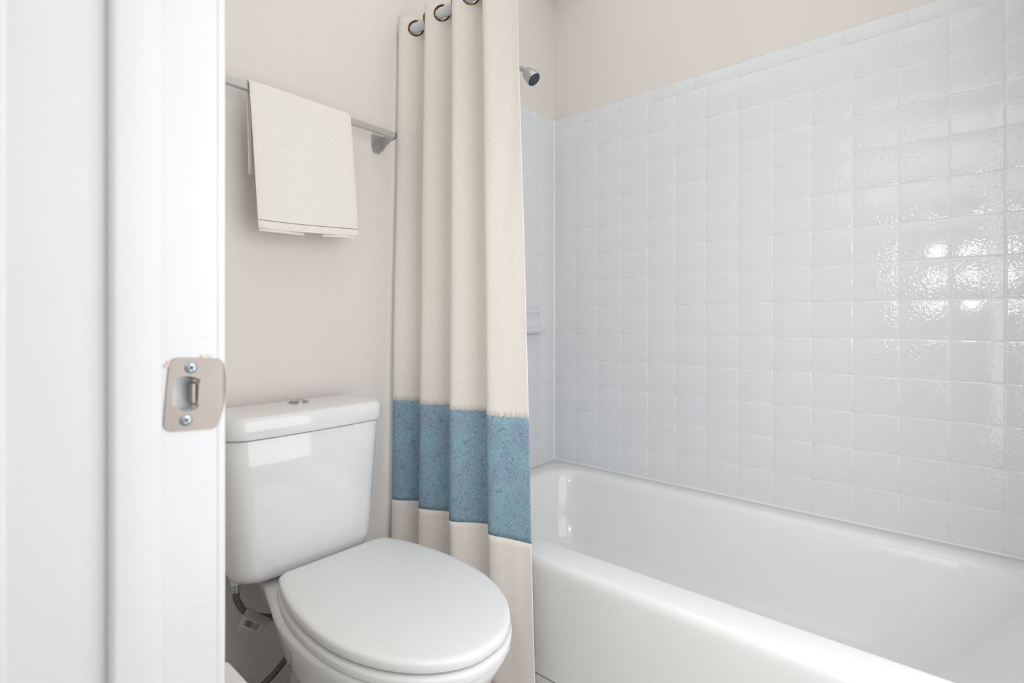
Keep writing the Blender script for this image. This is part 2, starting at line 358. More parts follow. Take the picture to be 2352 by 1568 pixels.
# jamb board with latch pocket
X0, X1 = WO, WI+0.0005
b = filled([[(X0, 0), (X1, 0), (X1, 2.06), (X0, 2.06)], HOLE], None)
V = []; F = []
b.verts.index_update()
V = [Vector((v.co.x, YJ, v.co.z)) for v in b.verts]; F = [[v.index for v in f.verts] for f in b.faces]; b.free()
k = len(V); nh = len(HOLE)
V += [Vector((x, YJ, z)) for x, z in HOLE]+[Vector((x, YJ+0.013, z)) for x, z in HOLE]
F += [[k+i, k+(i+1) % nh, k+nh+(i+1) % nh, k+nh+i] for i in range(nh)]+[[k+nh+i for i in range(nh)]]
k = len(V); V += [Vector(p) for p in ((X0, YJ, 0), (X1, YJ, 0), (X1, YJ+0.019, 0), (X0, YJ+0.019, 0), (X0, YJ, 2.06), (X1, YJ, 2.06), (X1, YJ+0.019, 2.06), (X0, YJ+0.019, 2.06))]
F += [[k, k+4, k+7, k+3], [k+1, k+2, k+6, k+5], [k+3, k+7, k+6, k+2], [k+4, k+5, k+6, k+7]]
me = bpy.data.meshes.new('jamb'); me.from_pydata([tuple(v) for v in off(V, DO)], [], F)
bm = bmesh.new(); bm.from_mesh(me); bmesh.ops.remove_doubles(bm, verts=bm.verts, dist=1e-6); bmesh.ops.recalc_face_normals(bm, faces=bm.faces); bm.to_mesh(me); bm.free()
link('jamb', me, 'white_paint', door, smooth=True, ang=30)
V, F = box(X0, X1, -1.539, -1.52, 0, 2.06); part('jamb', off(V, DO), F, 'white_paint', door, smooth=False)
V, F = box(X0, X1, -1.52, YJ, 2.041, 2.06); part('head_jamb', off(V, DO), F, 'white_paint', door, smooth=False)
# rounded profile strips running the height of the frame
def strip(name, prof, z0=0.0, z1=2.04, m='white_paint', taper=0.0, nz=24):
    rs = []
    for q in range(nz+1):
        z = z0+(z1-z0)*q/nz
        wob = 0.00025*noise.noise(Vector((z*6, prof[0][0]*50, 1.3)))
        tp = taper*max(0, (0.72-z))**1.3
        rs.append([(x-(tp if x > WI else 0)+wob, y+wob, z) for x, y in prof])
    V, F = loft(rs); return part(name, off(V, DO), F, m, door, ang=50)
def arc(cx, cy, r, a0, a1, n=5): return [(cx+r*math.cos(math.radians(a0+(a1-a0)*k/n)), cy+r*math.sin(math.radians(a0+(a1-a0)*k/n))) for k in range(n+1)]
sx0_, sx1_ = CX+0.0918, CX+0.1233
strip('door_stop', [(sx0_, YJ+0.001), ] + arc(sx0_+0.0045, YJ-0.0055, 0.0045, 180, 270) + arc(sx1_-0.002, YJ-0.008, 0.002, 270, 360) + [(sx1_, YJ+0.001)])
# bathroom-side casing: rounded edge peeping past the jamb
strip('casing', [(WI, YJ+0.07), (WI, YJ+0.0022)] + arc(WI+0.0025, YJ+0.0038, 0.003, 200, 270, 3) + arc(WI+0.0045, YJ+0.0048, 0.004, 270, 360, 5) + [(WI+0.0088, YJ+0.012), (WI+0.0086, YJ+0.045), (WI+0.006, YJ+0.07)], taper=0.012)
# hall-side casing, just entering the frame
hx = WO
strip('casing', [(hx-0.012, YJ+0.06), (hx-0.013, YJ+0.012)] + arc(hx-0.0045, YJ+0.0035, 0.008, 180, 270, 5) + [(hx-0.001, YJ-0.0045), (hx+0.0005, YJ-0.003), (hx+0.0005, YJ+0.06)])
V, F = box(hx-0.012, hx, YJ+0.0, YJ+0.06, 2.04, 2.10, 0.002)
# brush-mark ridges and dents in the jamb paint
V, F = [], []
for (px, py, ln, sl) in ((440, 776, 0.016, 0.15), (470, 773, 0.008, 0.2), (455, 1394, 0.014, 0.18), (468, 1360, 0.012, 0.12), (470, 1105, 0.007, 0.2), (478, 1545, 0.009, 0.3), (300, 620, 0.020, 0.05)):
    xx, zz = xz((px-340)*5.228, (py-740)*5.228, YJ if px > 375 else YJ)
    if px < 375: continue
    P = [(xx-ln/2+ln*k/6, YJ+0.0004, zz-ln*sl/2+ln*sl*k/6+0.0006*math.sin(k*2.1)) for k in range(7)]
    v, f = tube(P, 0.0007, 6, radii=[0.0002, 0.0006, 0.0008, 0.0007, 0.0008, 0.0006, 0.0002]); k = len(V); V += v; F += [[i+k for i in q] for q in f]
part('paint_drip', off(V, DO), F, 'white_paint', door)['kind'] = 'stuff'

# ---- strike plate
c0 = xz(480, 860); SP = Vector((c0[0], YJ, c0[1]))
T = empty('strike_plate', SP, 'worn satin nickel strike plate screwed to the white door jamb', 'strike plate')
XB = WI+0.0012                                   # where the lip starts to curl
def lipy(x):
    d = max(0, x-XB); return -0.0014 + (0.013-math.sqrt(max(0, 0.013**2-d*d)))
# subdivide region: vertical slices for the curl
b = filled([OUT, HOLE], None)
for xs in [XB+0.0012*i for i in range(0, 9)]:
    g = b.verts[:]+b.edges[:]+b.faces[:]
    bmesh.ops.bisect_plane(b, geom=g, plane_co=(xs, 0, 0), plane_no=(1, 0, 0))
for v in b.verts: v.co.y = YJ+lipy(v.co.x)
me = bpy.data.meshes.new('plate'); 
for v in b.verts: v.co -= SP
bmesh.ops.recalc_face_normals(b, faces=b.faces)
if sum((f.normal.y for f in b.faces)) > 0: bmesh.ops.reverse_faces(b, faces=b.faces)
b.to_mesh(me); b.free()
o = link('plate', me, 'nickel', T, ang=50); md_ = o.modifiers.new('thick', 'SOLIDIFY'); md_.thickness = 0.0014; md_.offset = -1
bv = o.modifiers.new('bev', 'BEVEL'); bv.width = 0.0003; bv.segments = 2; bv.limit_method = 'ANGLE'; bv.angle_limit = math.radians(60)
wn = o.modifiers.new('wn', 'WEIGHTED_NORMAL'); wn.weight = 100
a_, b_ = xz(524, 735), xz(578, 968)
V, F = box(a_[0], b_[0], YJ+0.0, YJ+0.0115, b_[1], a_[1], 0.0006, 1); part('tang', off(V, SP), F, 'nickel', T)
for q in ((507, 545), (447, 1172)):
    x, z = xz(*q)
    V, F = lathe([(0.0, 0), (0.0046, 0), (0.0046, 0.0004), (0.0038, 0.0011), (0.0018, 0.0014), (0, 0.0014)], (x, YJ-0.0013, z), (0, -1, 0), 24)
    s = part('screw', off(V, SP), F, 'screw', T)
    a = 0.5; ca, sa = math.cos(a), math.sin(a)
    cr_ = []
    for (w_, h_) in ((0.0021, 0.0005), (0.0005, 0.0021)):
        v, f = box(-w_, w_, -0.0003, 0.0003, -h_, h_); v = [Vector((p.x*ca-p.z*sa+x, p.y+YJ-0.0027, p.x*sa+p.z*ca+z)) for p in v]; cr_.append((v, f))
    V, F = join(*cr_); part('cross_slot', off(V, SP), F, 'screw_dark', s)
# chipped paint round the plate
V, F = [], []
for q, rad in (((228, 520), 0.0017), ((246, 480), 0.0011), ((660, 405), 0.0015), ((740, 400), 0.0013), ((590, 700), 0.0014), ((580, 1010), 0.0014), ((288, 992), 0.0012)):
    x, z = xz(*q); n = 9
    ring = [(x+rad*(0.7+0.6*random.random())*math.cos(2*PI*k/n)*1.3, YJ-0.0005, z+rad*(0.6+0.6*random.random())*math.sin(2*PI*k/n)) for k in range(n)]
    if q[0] == 580 or q[0] == 590: ring = [(p[0], YJ+0.004, p[2]) for p in ring]
    v, f = loft([ring, [(p[0], p[1]-0.0005, p[2]) for p in ring]]); k = len(V); V += v; F += [[i+k for i in g] for g in f]
o = part('bare_wood', off(V, DO), F, 'wood_chip', door); o['kind'] = 'stuff'; o['label'] = 'chips of bare wood around the latch hole'

# ------------------------------------------------------------------ shower curtain
XR, ZR = -0.800, 1.858                           # rod axis
T = empty('curtain_rod', (XR, -0.77, ZR), 'white tension rod the shower curtain hangs from', 'curtain rod')
V, F = tube([(0, 0.755, 0), (0, -0.755, 0)], 0.0145, 24); part('rod', V, F, 'rod', T)
for y in (0.7765, -0.775):
    sg = 1 if y > 0 else -1
    V, F = lathe([(0, 0), (0.026, 0), (0.026, 0.004), (0.018, 0.012), (0.0165, 0.03), (0, 0.03)], (0, y, 0), (0, -sg, 0)); part('end_flange', V, F, 'rod', T)
CO = Vector((-0.82, -0.25, 1.9))
CT = empty('shower_curtain', CO, 'cream eyelet shower curtain with a broad blue band, drawn to the left', 'shower curtain')
P_, Y0 = 0.12, -0.023
U0, U1 = -0.07, 3.62
def cur(u, z):
    h = max(0.0, min(1.0, (1.9-z)/1.9))          # 0 at the top, 1 at the floor
    A = 0.027-0.005*h
    xc = XR-0.050*h
    fan = 1.0+0.196*h*(u/3.73)**1.3 if u > 0 else 1.0   # the free edge kicks out most
    ue = u if u < 3.0 else 3.0+0.33*(1-math.exp(-(u-3.0)/0.33))   # the last panel runs out flat to its edge
    w_ = 2*PI*ue + 0.5*h*math.sin(1.7*u+0.6)*0.6 + 0.06*noise.noise(Vector((u*0.8, z*2.1, 4)))
    c_ = 0.112*(0.85+0.15*math.sin(u*2.2+1))
    y = Y0 - 0.016*h - P_*(u*fan - c_*math.cos(w_)) - 0.004*h*math.sin(2.3*u)
    x = xc - A*math.cos(w_)*(1+0.12*math.sin(2.9*u+1)) - 0.005*h*noise.noise(Vector((u*1.4, z*1.6, 0)))
    x += 0.0015*noise.noise(Vector((u*5, z*3.2, 9)))
    return Vector((x, min(y, -0.002-0.004*(u-U0)), z))
NU = 210
us = [U0+(U1-U0)*k/NU for k in range(NU+1)]
def ztop(u): return 1.898+0.002*math.sin(5*u)
def zjag(u): return 0.7035+0.0030*noise.noise(Vector((u*9, 2, 0)))+0.0042*noise.noise(Vector((u*23, 5, 0)))+0.0016*noise.noise(Vector((u*60, 5, 3)))
def zbandlow(u): return 0.4015
def zhem(u): return 0.030
def sheet(name, f0, f1, nz, m, th=0.0012):
    V, F = [], []
    for q in range(nz+1):
        for u in us:
            z = f0(u)+(f1(u)-f0(u))*q/nz; V.append(cur(u, z)-CO)
    n = NU+1
    for q in range(nz):
        for i in range(NU): F.append([q*n+i, q*n+i+1, (q+1)*n+i+1, (q+1)*n+i])
    o = part(name, V, F, m, CT, ang=80)
    s = o.modifiers.new('thick', 'SOLIDIFY'); s.thickness = th; s.offset = 0
    return o
sheet('upper_panel', ztop, zjag, 70, 'curtain')
sheet('blue_band', zjag, zbandlow, 20, 'blue', 0.0015)
sheet('lower_panel', zbandlow, zhem, 24, 'curtain')
# grommets at every crossing of the rod
def crossings():
    out = []; N = 2000
    for k in range(N):
        u0 = U0+(U1-U0)*k/N; u1 = U0+(U1-U0)*(k+1)/N
        a, b = cur(u0, ZR), cur(u1, ZR)
        if (a.x-XR)*(b.x-XR) <= 0 and a.x != b.x: out.append(((a+b)/2, (cur(u1+0.01, ZR)-cur(u0-0.01, ZR)).normalized()))
    return out
CRS = crossings()
for p, t in CRS:
    nrm = Vector((t.y, -t.x, 0)).normalized(); a = t; up = Vector((0, 0, 1)); rings = []
    c_ = Vector((p.x, p.y, ZR))
    n, R0 = 36, 0.0205
    ring_prof = [(0.0, 0.0022), (0.0022, 0.0030), (0.0048, 0.0020), (0.0052, 0.0), (0.0048, -0.0020), (0.0022, -0.0030), (0.0, -0.0022), (-0.0012, 0.0)]
    V, F = [], []
    for k in range(n):
        an = 2*PI*k/n; d = a*math.cos(an)+up*math.sin(an)
        V += [c_+d*(R0+r_)+nrm*h_ - CO for r_, h_ in ring_prof]
    m_ = len(ring_prof)
    for k in range(n):
        for i in range(m_):
            F.append([k*m_+i, k*m_+(i+1) % m_, ((k+1) % n)*m_+(i+1) % m_, ((k+1) % n)*m_+i])
    part('eyelet', V, F, 'brass', CT)
# punch the fabric where the rod passes: remove quads within the eyelet opening
up_ = [c for c in CT.children if c.name.startswith('upper_panel')][0]
b = bmesh.new(); b.from_mesh(up_.data)
# refine near the rod first
ed = [e for e in b.edges if abs((e.verts[0].co.z+e.verts[1].co.z)/2+CO.z-ZR) < 0.03]
bmesh.ops.subdivide_edges(b, edges=ed, cuts=3, use_grid_fill=True)
kill = [f for f in b.faces if any((f.calc_center_median()+CO-Vector((p.x, p.y, ZR))).length < 0.0215 for p, t in CRS)]
bmesh.ops.delete(b, geom=kill, context='FACES'); b.to_mesh(up_.data); b.free()
up_.data.shade_smooth()

# ------------------------------------------------------------------ towel bar and towel
BZ = 1.5045; BY = -0.0565
BO = Vector((-1.19, 0, BZ))
T = empty('towel_bar', BO, 'square aluminium towel bar on the beige wall above the toilet', 'towel bar')
V, F = box(-1.505, -0.892, BY-0.016, BY, BZ-0.0155, BZ, 0.001, 1); part('bar', off(V, BO), F, 'aluminium', T)
for x, sg in ((-0.889, 1), (-1.508, -1)):
    # mounting plate on the wall, lower screw tab, arm and end cup
    xi = x-sg*0.016
    pts = [(xi-0.017, BZ-0.030), (xi-0.013, BZ-0.0455), (xi-0.009, BZ-0.049), (xi+0.009, BZ-0.049), (xi+0.013, BZ-0.0455), (xi+0.017, BZ-0.030), (xi+0.017, BZ+0.004), (xi-0.017, BZ+0.004)]
    a = loft([[(p, G, q) for p, q in pts], [(p, 0.001, q) for p, q in pts], [(xi+(p-xi)*0.9, -0.0015, q+0.0006) for p, q in pts]])
    # arm: tapering web from plate to bar end
    s0, s1 = sorted((x-sg*0.0015, x+sg*0.003))
    w1 = loft([[(s0-0.006, 0.001, BZ+0.002), (s1, 0.001, BZ+0.002), (s1, 0.001, BZ-0.040), (s0-0.006, 0.001, BZ-0.040)],
               [(s0-0.002, -0.020, BZ+0.001), (s1, -0.020, BZ+0.001), (s1, -0.020, BZ-0.026), (s0-0.002, -0.020, BZ-0.026)],
               [(s0, -0.045, BZ+0.001), (s1, -0.045, BZ+0.001), (s1, -0.045, BZ-0.018), (s0, -0.045, BZ-0.018)],
               [(s0, BY-0.018, BZ+0.002), (s1, BY-0.018, BZ+0.002), (s1, BY-0.018, BZ-0.017), (s0, BY-0.018, BZ-0.017)]])
    o1 = part('bracket', off(join(a, w1)[0], BO), join(a, w1)[1], 'chrome_soft', T, ang=30)
    V, F = lathe([(0, 0), (0.0035, 0), (0.003, 0.0015), (0, 0.002)], (xi, -0.0008, BZ-0.040), (0, -1, 0), 16); part('screw', off(V, BO), F, 'screw', o1)
    V, F = join(box(xi-0.0065, xi+0.0065, -0.0019, -0.0012, BZ-0.0455, BZ-0.0445), loft([[(xi-0.0065, -0.0012, BZ-0.045), (xi-0.0055, -0.0012, BZ-0.045), (xi+0.0005, -0.0012, BZ-0.032), (xi-0.0005, -0.0012, BZ-0.032)], [(xi-0.0065, -0.0022, BZ-0.045), (xi-0.0055, -0.0022, BZ-0.045), (xi+0.0005, -0.0022, BZ-0.032), (xi-0.0005, -0.0022, BZ-0.032)]]),
                loft([[(xi+0.0065, -0.0012, BZ-0.045), (xi+0.0055, -0.0012, BZ-0.045), (xi-0.0005, -0.0012, BZ-0.032), (xi+0.0005, -0.0012, BZ-0.032)], [(xi+0.0065, -0.0022, BZ-0.045), (xi+0.0055, -0.0022, BZ-0.045), (xi-0.0005, -0.0022, BZ-0.032), (xi+0.0005, -0.0022, BZ-0.032)]]))
    part('recess_rim', off(V, BO), F, 'chrome_soft', o1, smooth=False)

WOff = Vector((-1.18, BY-0.008, BZ))
T = empty('hand_towel', WOff, 'folded cream waffle hand towel draped over the towel bar', 'towel')
tx0, tx1 = -1.3105, -1.0455
def drape(name, x0, x1, zf, zb, gap, th, m='towel', nx=26, shift=0.022, skew=0.010):
    """sheet over the bar: front drop to zf, back drop to zb (None = front only)"""
    path = []
    yF, yB = BY-0.016-gap, BY+gap*0.55
    nf = 20
    for k in range(nf+1): path.append(('f', zf+(BZ-zf)*k/nf))
    P = [(yF-0.010*(1-k/nf)*0.6, zf+(BZ-0.002-zf)*k/nf) for k in range(nf+1)]
    if zb is not None:
        for a in (20, 50, 80): 
            P.append((BY-0.008-(0.008+gap)*math.cos(math.radians(a)), BZ-0.002+(0.002+gap)*math.sin(math.radians(a))))
        for a in (100, 130, 160):
            P.append((BY-0.008-(0.008+gap)*math.cos(math.radians(a)), BZ-0.002+(0.002+gap)*math.sin(math.radians(a))))
        nb = 14
        for k in range(nb+1): P.append((yB+0.012*(k/nb), BZ-0.002+(zb-BZ+0.002)*k/nb))
    V, F = [], []
    for y, z in P:
        front = y < BY-0.008
        h = (BZ-z)/(BZ-1.17)
        for i in range(nx+1):
            u = i/nx; x = x0+(x1-x0)*u
            s = shift*h*(0.9+0.1*u) if front else shift*h*0.7+0.004*(1-u)
            ua = (x-tx0)/(tx1-tx0)
            dz = skew*h*(ua-0.4) if front else 0
            dz -= 0.003*h*math.sin(ua*PI*1.2+0.3)
            dy = 0.0022*h*math.sin(u*7+z*9) if front else 0.001*math.sin(u*5)
            ed = 0.0035*(abs(2*u-1)**10)
            V.append(Vector((x+s, y-dy+(ed if front else -ed), z+dz))-WOff)
    n = nx+1
    for q in range(len(P)-1):
        for i in range(nx): F.append([q*n+i, q*n+i+1, (q+1)*n+i+1, (q+1)*n+i])
    o = part(name, V, F, m, T, ang=80)
    s_ = o.modifiers.new('thick', 'SOLIDIFY'); s_.thickness = th; s_.offset = 0
    bv = o.modifiers.new('bev', 'BEVEL'); bv.width = th*0.3; bv.segments = 2; bv.limit_method = 'ANGLE'; bv.angle_limit = math.radians(60)
    return o
ZF = 1.172
drape('front_layer', tx0, tx1, ZF, 1.300, 0.0085, 0.0040)
drape('folded_flap', tx0+0.004, tx0+0.112, ZF-0.0065, 1.318, 0.0030, 0.0036)
drape('folded_flap', tx1-0.100, tx1-0.004, ZF-0.0065, 1.310, 0.0030, 0.0036)
# hem stitching and hem border near the lower edge
nx = 26; V = []
for i in range(nx+1):
    u = i/nx; h = 0.945; z = ZF+0.0185
    x = tx0+(tx1-tx0)*u+0.022*h*(0.9+0.1*u)
    V.append(Vector((x, BY-0.016-0.0085-0.006*0.95-0.0022*h*math.sin(u*7+z*9)+0.0035*(abs(2*u-1)**10)-0.0022, z+0.010*h*(u-0.4)-0.003*h*math.sin(u*PI*1.2+0.3)))-WOff)
v, f = tube(V, 0.0009, 6); part('hem_stitching', v, f, 'thread', T)

# ------------------------------------------------------------------ toilet
TX = -1.2025
TO = Vector((TX, -0.35, 0))
T = empty('toilet', TO, 'white two-piece toilet with closed lid against the beige wall', 'toilet')
def outline(half, z, n=72, sc=1.0, grow=0.0):
    """half: [(y, halfwidth)] from back to front, mirrored about TX; ends at hw 0"""
    P = [Vector((hw, y, 0)) for y, hw in half]
    # chaikin-smoothed half curve
    for _ in range(3):
        Q = [P[0]]
        for a, b_ in zip(P, P[1:]): Q += [a*0.75+b_*0.25, a*0.25+b_*0.75]
        Q.append(P[-1]); P = Q
    full = P + [Vector((-p.x, p.y, 0)) for p in reversed(P[1:-1])]
    L_ = [0]
    for i in range(len(full)): L_.append(L_[-1]+(full[(i+1) % len(full)]-full[i]).length)
    out = []
    for k in range(n):
        s = L_[-1]*k/n; i = max(j for j in range(len(full)) if L_[j] <= s+1e-12)
        t = (s-L_[i])/max(1e-9, L_[i+1]-L_[i]); out.append(full[i].lerp(full[(i+1) % len(full)], t))
    if grow:
        ys = [p.y for p in out]; ya, yb = min(ys), max(ys); ym = (ya+yb)/2; hy = (yb-ya)/2; hx = max(p.x for p in out)
        out = [Vector((p.x*(hx+grow)/hx, ym+(p.y-ym)*(hy+grow)/hy, 0)) for p in out]
    return [(TX+p.x, p.y, z) for p in out]
LIDO = [(-0.245, 0), (-0.245, 0.0666), (-0.245, 0.1161), (-0.247, 0.1266), (-0.256, 0.1352), (-0.31, 0.1552), (-0.37, 0.1685), (-0.43, 0.1756), (-0.49, 0.1771), (-0.55, 0.1714), (-0.605, 0.1561), (-0.655, 0.1323), (-0.7, 0.0971), (-0.728, 0.0552), (-0.737, 0.0267), (-0.737, 0)]
def swing(V): return [Vector(v)+Vector((0.0165-0.011*max(0, (-v[1]-0.30)/0.44), 0.008-0.014*max(0, (-v[1]-0.30)/0.44), 0)) for v in V]
# lid
lt = 0.410
rings = [outline(LIDO, lt-0.019, grow=-0.006), outline(LIDO, lt-0.0185, grow=-0.001), outline(LIDO, lt-0.016, grow=0.0005), outline(LIDO, lt-0.007, grow=0.0),
         outline(LIDO, lt-0.0035, grow=-0.001), outline(LIDO, lt-0.0012, grow=-0.004), outline(LIDO, lt-0.0003, grow=-0.013), outline(LIDO, lt+0.0010, grow=-0.05), outline(LIDO, lt+0.0018, grow=-0.10)]
V, F = loft(rings); part('lid', off(swing(V), TO), F, 'seat_plastic', T, ang=60)
# seat ring
rings = [outline(LIDO, lt-0.0435, grow=-0.004), outline(LIDO, lt-0.042, grow=0.001), outline(LIDO, lt-0.032, grow=0.003), outline(LIDO, lt-0.027, grow=0.001), outline(LIDO, lt-0.0245, grow=-0.006), outline(LIDO, lt-0.024, grow=-0.03), outline(LIDO, lt-0.030, grow=-0.062), outline(LIDO, lt-0.0425, grow=-0.066)]
V, F = loft(rings, False, False); n = 72; k = (len(rings)-1)*n
F += [[i, (i+1) % n, k+(i+1) % n, k+i] for i in range(n)]
part('seat', off(swing(V), TO), F, 'seat_plastic', T, ang=60)
for s in (-1, 1):
    V, F = box(TX+s*0.075-0.017, TX+s*0.075+0.017, -0.262, -0.226, 0.366, 0.392, 0.006, 3); part('hinge', off(V, TO), F, 'seat_plastic', T)
    V, F = box(TX+s*0.10-0.010, TX+s*0.10+0.010, -0.69, -0.665, lt-0.0255, lt-0.0205, 0.001, 1)
V, F = box(TX+0.048, TX+0.075, -0.722, -0.700, lt-0.0262, lt-0.0205, 0.002, 2); part('bumper', off(V, TO), F, 'seat_plastic', T)
# bowl and pedestal as one casting
B = [
 (0.0, [(-0.17, 0), (-0.17, 0.075), (-0.19, 0.098), (-0.30, 0.103), (-0.45, 0.102), (-0.55, 0.092), (-0.605, 0.062), (-0.618, 0.02), (-0.618, 0)]),
 (0.02, [(-0.17, 0), (-0.17, 0.075), (-0.19, 0.098), (-0.30, 0.103), (-0.45, 0.102), (-0.55, 0.092), (-0.605, 0.062), (-0.618, 0.02), (-0.618, 0)]),
 (0.035, [(-0.178, 0), (-0.178, 0.070), (-0.20, 0.090), (-0.30, 0.095), (-0.45, 0.094), (-0.545, 0.084), (-0.597, 0.054), (-0.608, 0.02), (-0.608, 0)]),
 (0.12, [(-0.175, 0), (-0.175, 0.065), (-0.20, 0.082), (-0.30, 0.090), (-0.42, 0.098), (-0.53, 0.094), (-0.595, 0.062), (-0.612, 0.02), (-0.612, 0)]),
 (0.19, [(-0.155, 0), (-0.155, 0.065), (-0.19, 0.078), (-0.29, 0.095), (-0.40, 0.120), (-0.50, 0.126), (-0.585, 0.098), (-0.637, 0.048), (-0.645, 0)]),
 (0.25, [(-0.11, 0), (-0.11, 0.070), (-0.17, 0.082), (-0.27, 0.108), (-0.38, 0.145), (-0.49, 0.156), (-0.59, 0.130), (-0.66, 0.070), (-0.677, 0)]),
 (0.30, [(-0.07, 0), (-0.07, 0.085), (-0.15, 0.095), (-0.25, 0.122), (-0.36, 0.164), (-0.48, 0.176), (-0.60, 0.150), (-0.685, 0.084), (-0.708, 0.02), (-0.708, 0)]),
 (0.335, [(-0.05, 0), (-0.05, 0.100), (-0.14, 0.108), (-0.24, 0.138), (-0.35, 0.178), (-0.48, 0.190), (-0.61, 0.162), (-0.70, 0.096), (-0.728, 0.03), (-0.728, 0)]),
 (0.355, [(-0.045, 0), (-0.045, 0.108), (-0.14, 0.116), (-0.235, 0.142), (-0.34, 0.182), (-0.47, 0.1945), (-0.61, 0.170), (-0.71, 0.102), (-0.738, 0.03), (-0.738, 0)]),
 (0.3625, [(-0.045, 0), (-0.045, 0.108), (-0.14, 0.116), (-0.235, 0.140), (-0.34, 0.179), (-0.47, 0.191), (-0.61, 0.167), (-0.707, 0.10), (-0.735, 0.03), (-0.735, 0)]),
 (0.3655, [(-0.05, 0), (-0.05, 0.100), (-0.14, 0.108), (-0.24, 0.132), (-0.34, 0.170), (-0.47, 0.182), (-0.60, 0.160), (-0.70, 0.095), (-0.725, 0.03), (-0.725, 0)])]
B = [(z, [(y, hw and hw*(0.965 if z > 0.32 else 1.035 if z > 0.15 else 1)+(0.008 if y > -0.26 and z > 0.2 else 0)) for y, hw in h]) for z, h in B]
V, F = loft([outline(h, z) for z, h in B]); V = [v+Vector((0.0115, 0.002, 0)) for v in V]; part('bowl', off(V, TO), F, 'porcelain', T, ang=60)
# tank
def trr(hw, yb, yf, r, z, bow=0.012, n=8):
    R = rr(TX-0.006-hw, TX-0.006+hw, yf, yb, r, z, n)
    out = []
    for x, y, zz in R:
        u = (x-TX+0.006)/hw
        k_ = (yb-y)/(yb-yf)
        out.append((x, y-bow*(1-u*u)*max(0, k_), zz))
    # denser front edge for the bow
    return out
def dens(R, m=6):                               # add points along the long edges so the bow is smooth
    out = []; n = len(R)
    for i in range(n):
        a, b_ = Vector(R[i]), Vector(R[(i+1) % n]); out.append(a)
        if (i % 9) == 8:
            for q in range(1, m): out.append(a.lerp(b_, q/m))
    return out
def tring(hw, yb, yf, r, z, bow=0.012):
    R = dens(rr(TX-0.006-hw, TX-0.006+hw, yf, yb, r, z, 8)); out = []
    for p in R:
        u = (p.x-TX+0.006)/hw; k_ = max(0, (yb-p.y)/(yb-yf)); out.append((p.x, p.y-bow*(1-u*u)*k_, z))
    return out
rings = [tring(0.125, -0.04, -0.145, 0.04, 0.3662), tring(0.130, -0.035, -0.150, 0.04, 0.3735), tring(0.152, -0.028, -0.172, 0.045, 0.375), tring(0.163, -0.022, -0.182, 0.045, 0.3815), tring(0.168, -0.02, -0.187, 0.045, 0.394), tring(0.170, -0.02, -0.188, 0.045, 0.41),
         tring(0.1775, -0.02, -0.190, 0.045, 0.50), tring(0.186, -0.02, -0.192, 0.045, 0.62), tring(0.191, -0.02, -0.193, 0.045, 0.6895), tring(0.190, -0.02, -0.192, 0.045, 0.6915), tring(0.184, -0.025, -0.186, 0.045, 0.6918), tring(0.184, -0.025, -0.186, 0.045, 0.696)]
V, F = loft(rings); tank = part('tank', off(V, TO), F, 'porcelain', T, ang=60)
zl = 0.6965
rings = [tring(0.186, -0.020, -0.188, 0.040, zl-0.0015), tring(0.1945, -0.014, -0.1985, 0.042, zl-0.0015), tring(0.1965, -0.0135, -0.2005, 0.042, zl+0.003), tring(0.1965, -0.0135, -0.2000, 0.042, zl+0.022), tring(0.1955, -0.014, -0.199, 0.042, zl+0.034),
         tring(0.1925, -0.016, -0.1965, 0.042, zl+0.041), tring(0.187, -0.02, -0.191, 0.040, zl+0.0452), tring(0.176, -0.03, -0.180, 0.036, zl+0.0466), tring(0.12, -0.06, -0.13, 0.02, zl+0.0472, 0.006)]
V, F = loft(rings); lid_t = part('tank_lid', off(V, TO), F, 'porcelain', T, ang=60)
bx, by, bz = -1.193, -0.080, zl+0.0465
V, F = lathe([(0, 0), (0.0255, 0), (0.0255, 0.0018), (0.0235, 0.0032), (0.0195, 0.0032)], (bx, by, bz), (0, 0, 1), 36)
bt = part('flush_button', off(V, TO), F, 'chrome', T)
for s in (-1, 1):                               # the two halves of the dual flush
    n = 16; r_ = 0.0190; R0 = []; 
    pts = [(bx+r_*math.cos(a), by+s*0.0006+s*abs(r_*math.sin(a))) for a in [PI*k/n for k in range(n+1)]]
    V, F = loft([[(x, y, bz+0.003) for x, y in pts], [(x, y, bz+0.0048) for x, y in pts], [(bx+(x-bx)*0.94, by+(y-by)*0.94+s*0.0004, bz+0.0054) for x, y in pts]])
    part('button_half', off(V, TO), F, 'chrome', bt)
# supply hose
hp = smooth_path([(-1.350, -0.105, 0.352), (-1.350, -0.105, 0.335), (-1.347, -0.104, 0.318), (-1.330, -0.100, 0.286), (-1.300, -0.092, 0.259), (-1.268, -0.086, 0.240), (-1.235, -0.080, 0.218), (-1.205, -0.075, 0.180), (-1.200, -0.072, 0.145), (-1.218, -0.068, 0.110), (-1.250, -0.064, 0.082), (-1.290, -0.060, 0.064), (-1.330, -0.060, 0.068), (-1.365, -0.060, 0.090), (-1.372, -0.060, 0.110)], 8)
V, F = tube(hp, 0.0072, 14); hose = part('supply_hose', off(V, TO), F, 'braid', T)
V, F = lathe([(0, 0), (0.0100, 0), (0.0100, 0.007), (0.0086, 0.010), (0.0086, 0.020), (0, 0.020)], (-1.350, -0.105, 0.340), (0, 0, 1), 14); part('hose_nut', off(V, TO), F, 'chrome', hose)
V, F = lathe([(0, 0), (0.011, 0), (0.011, 0.010), (0.014, 0.012), (0.014, 0.022), (0, 0.022)], (-1.350, -0.105, 0.357), (0, 0, 1), 8); part('inlet_nut', off(V, TO), F, 'seat_plastic', T)
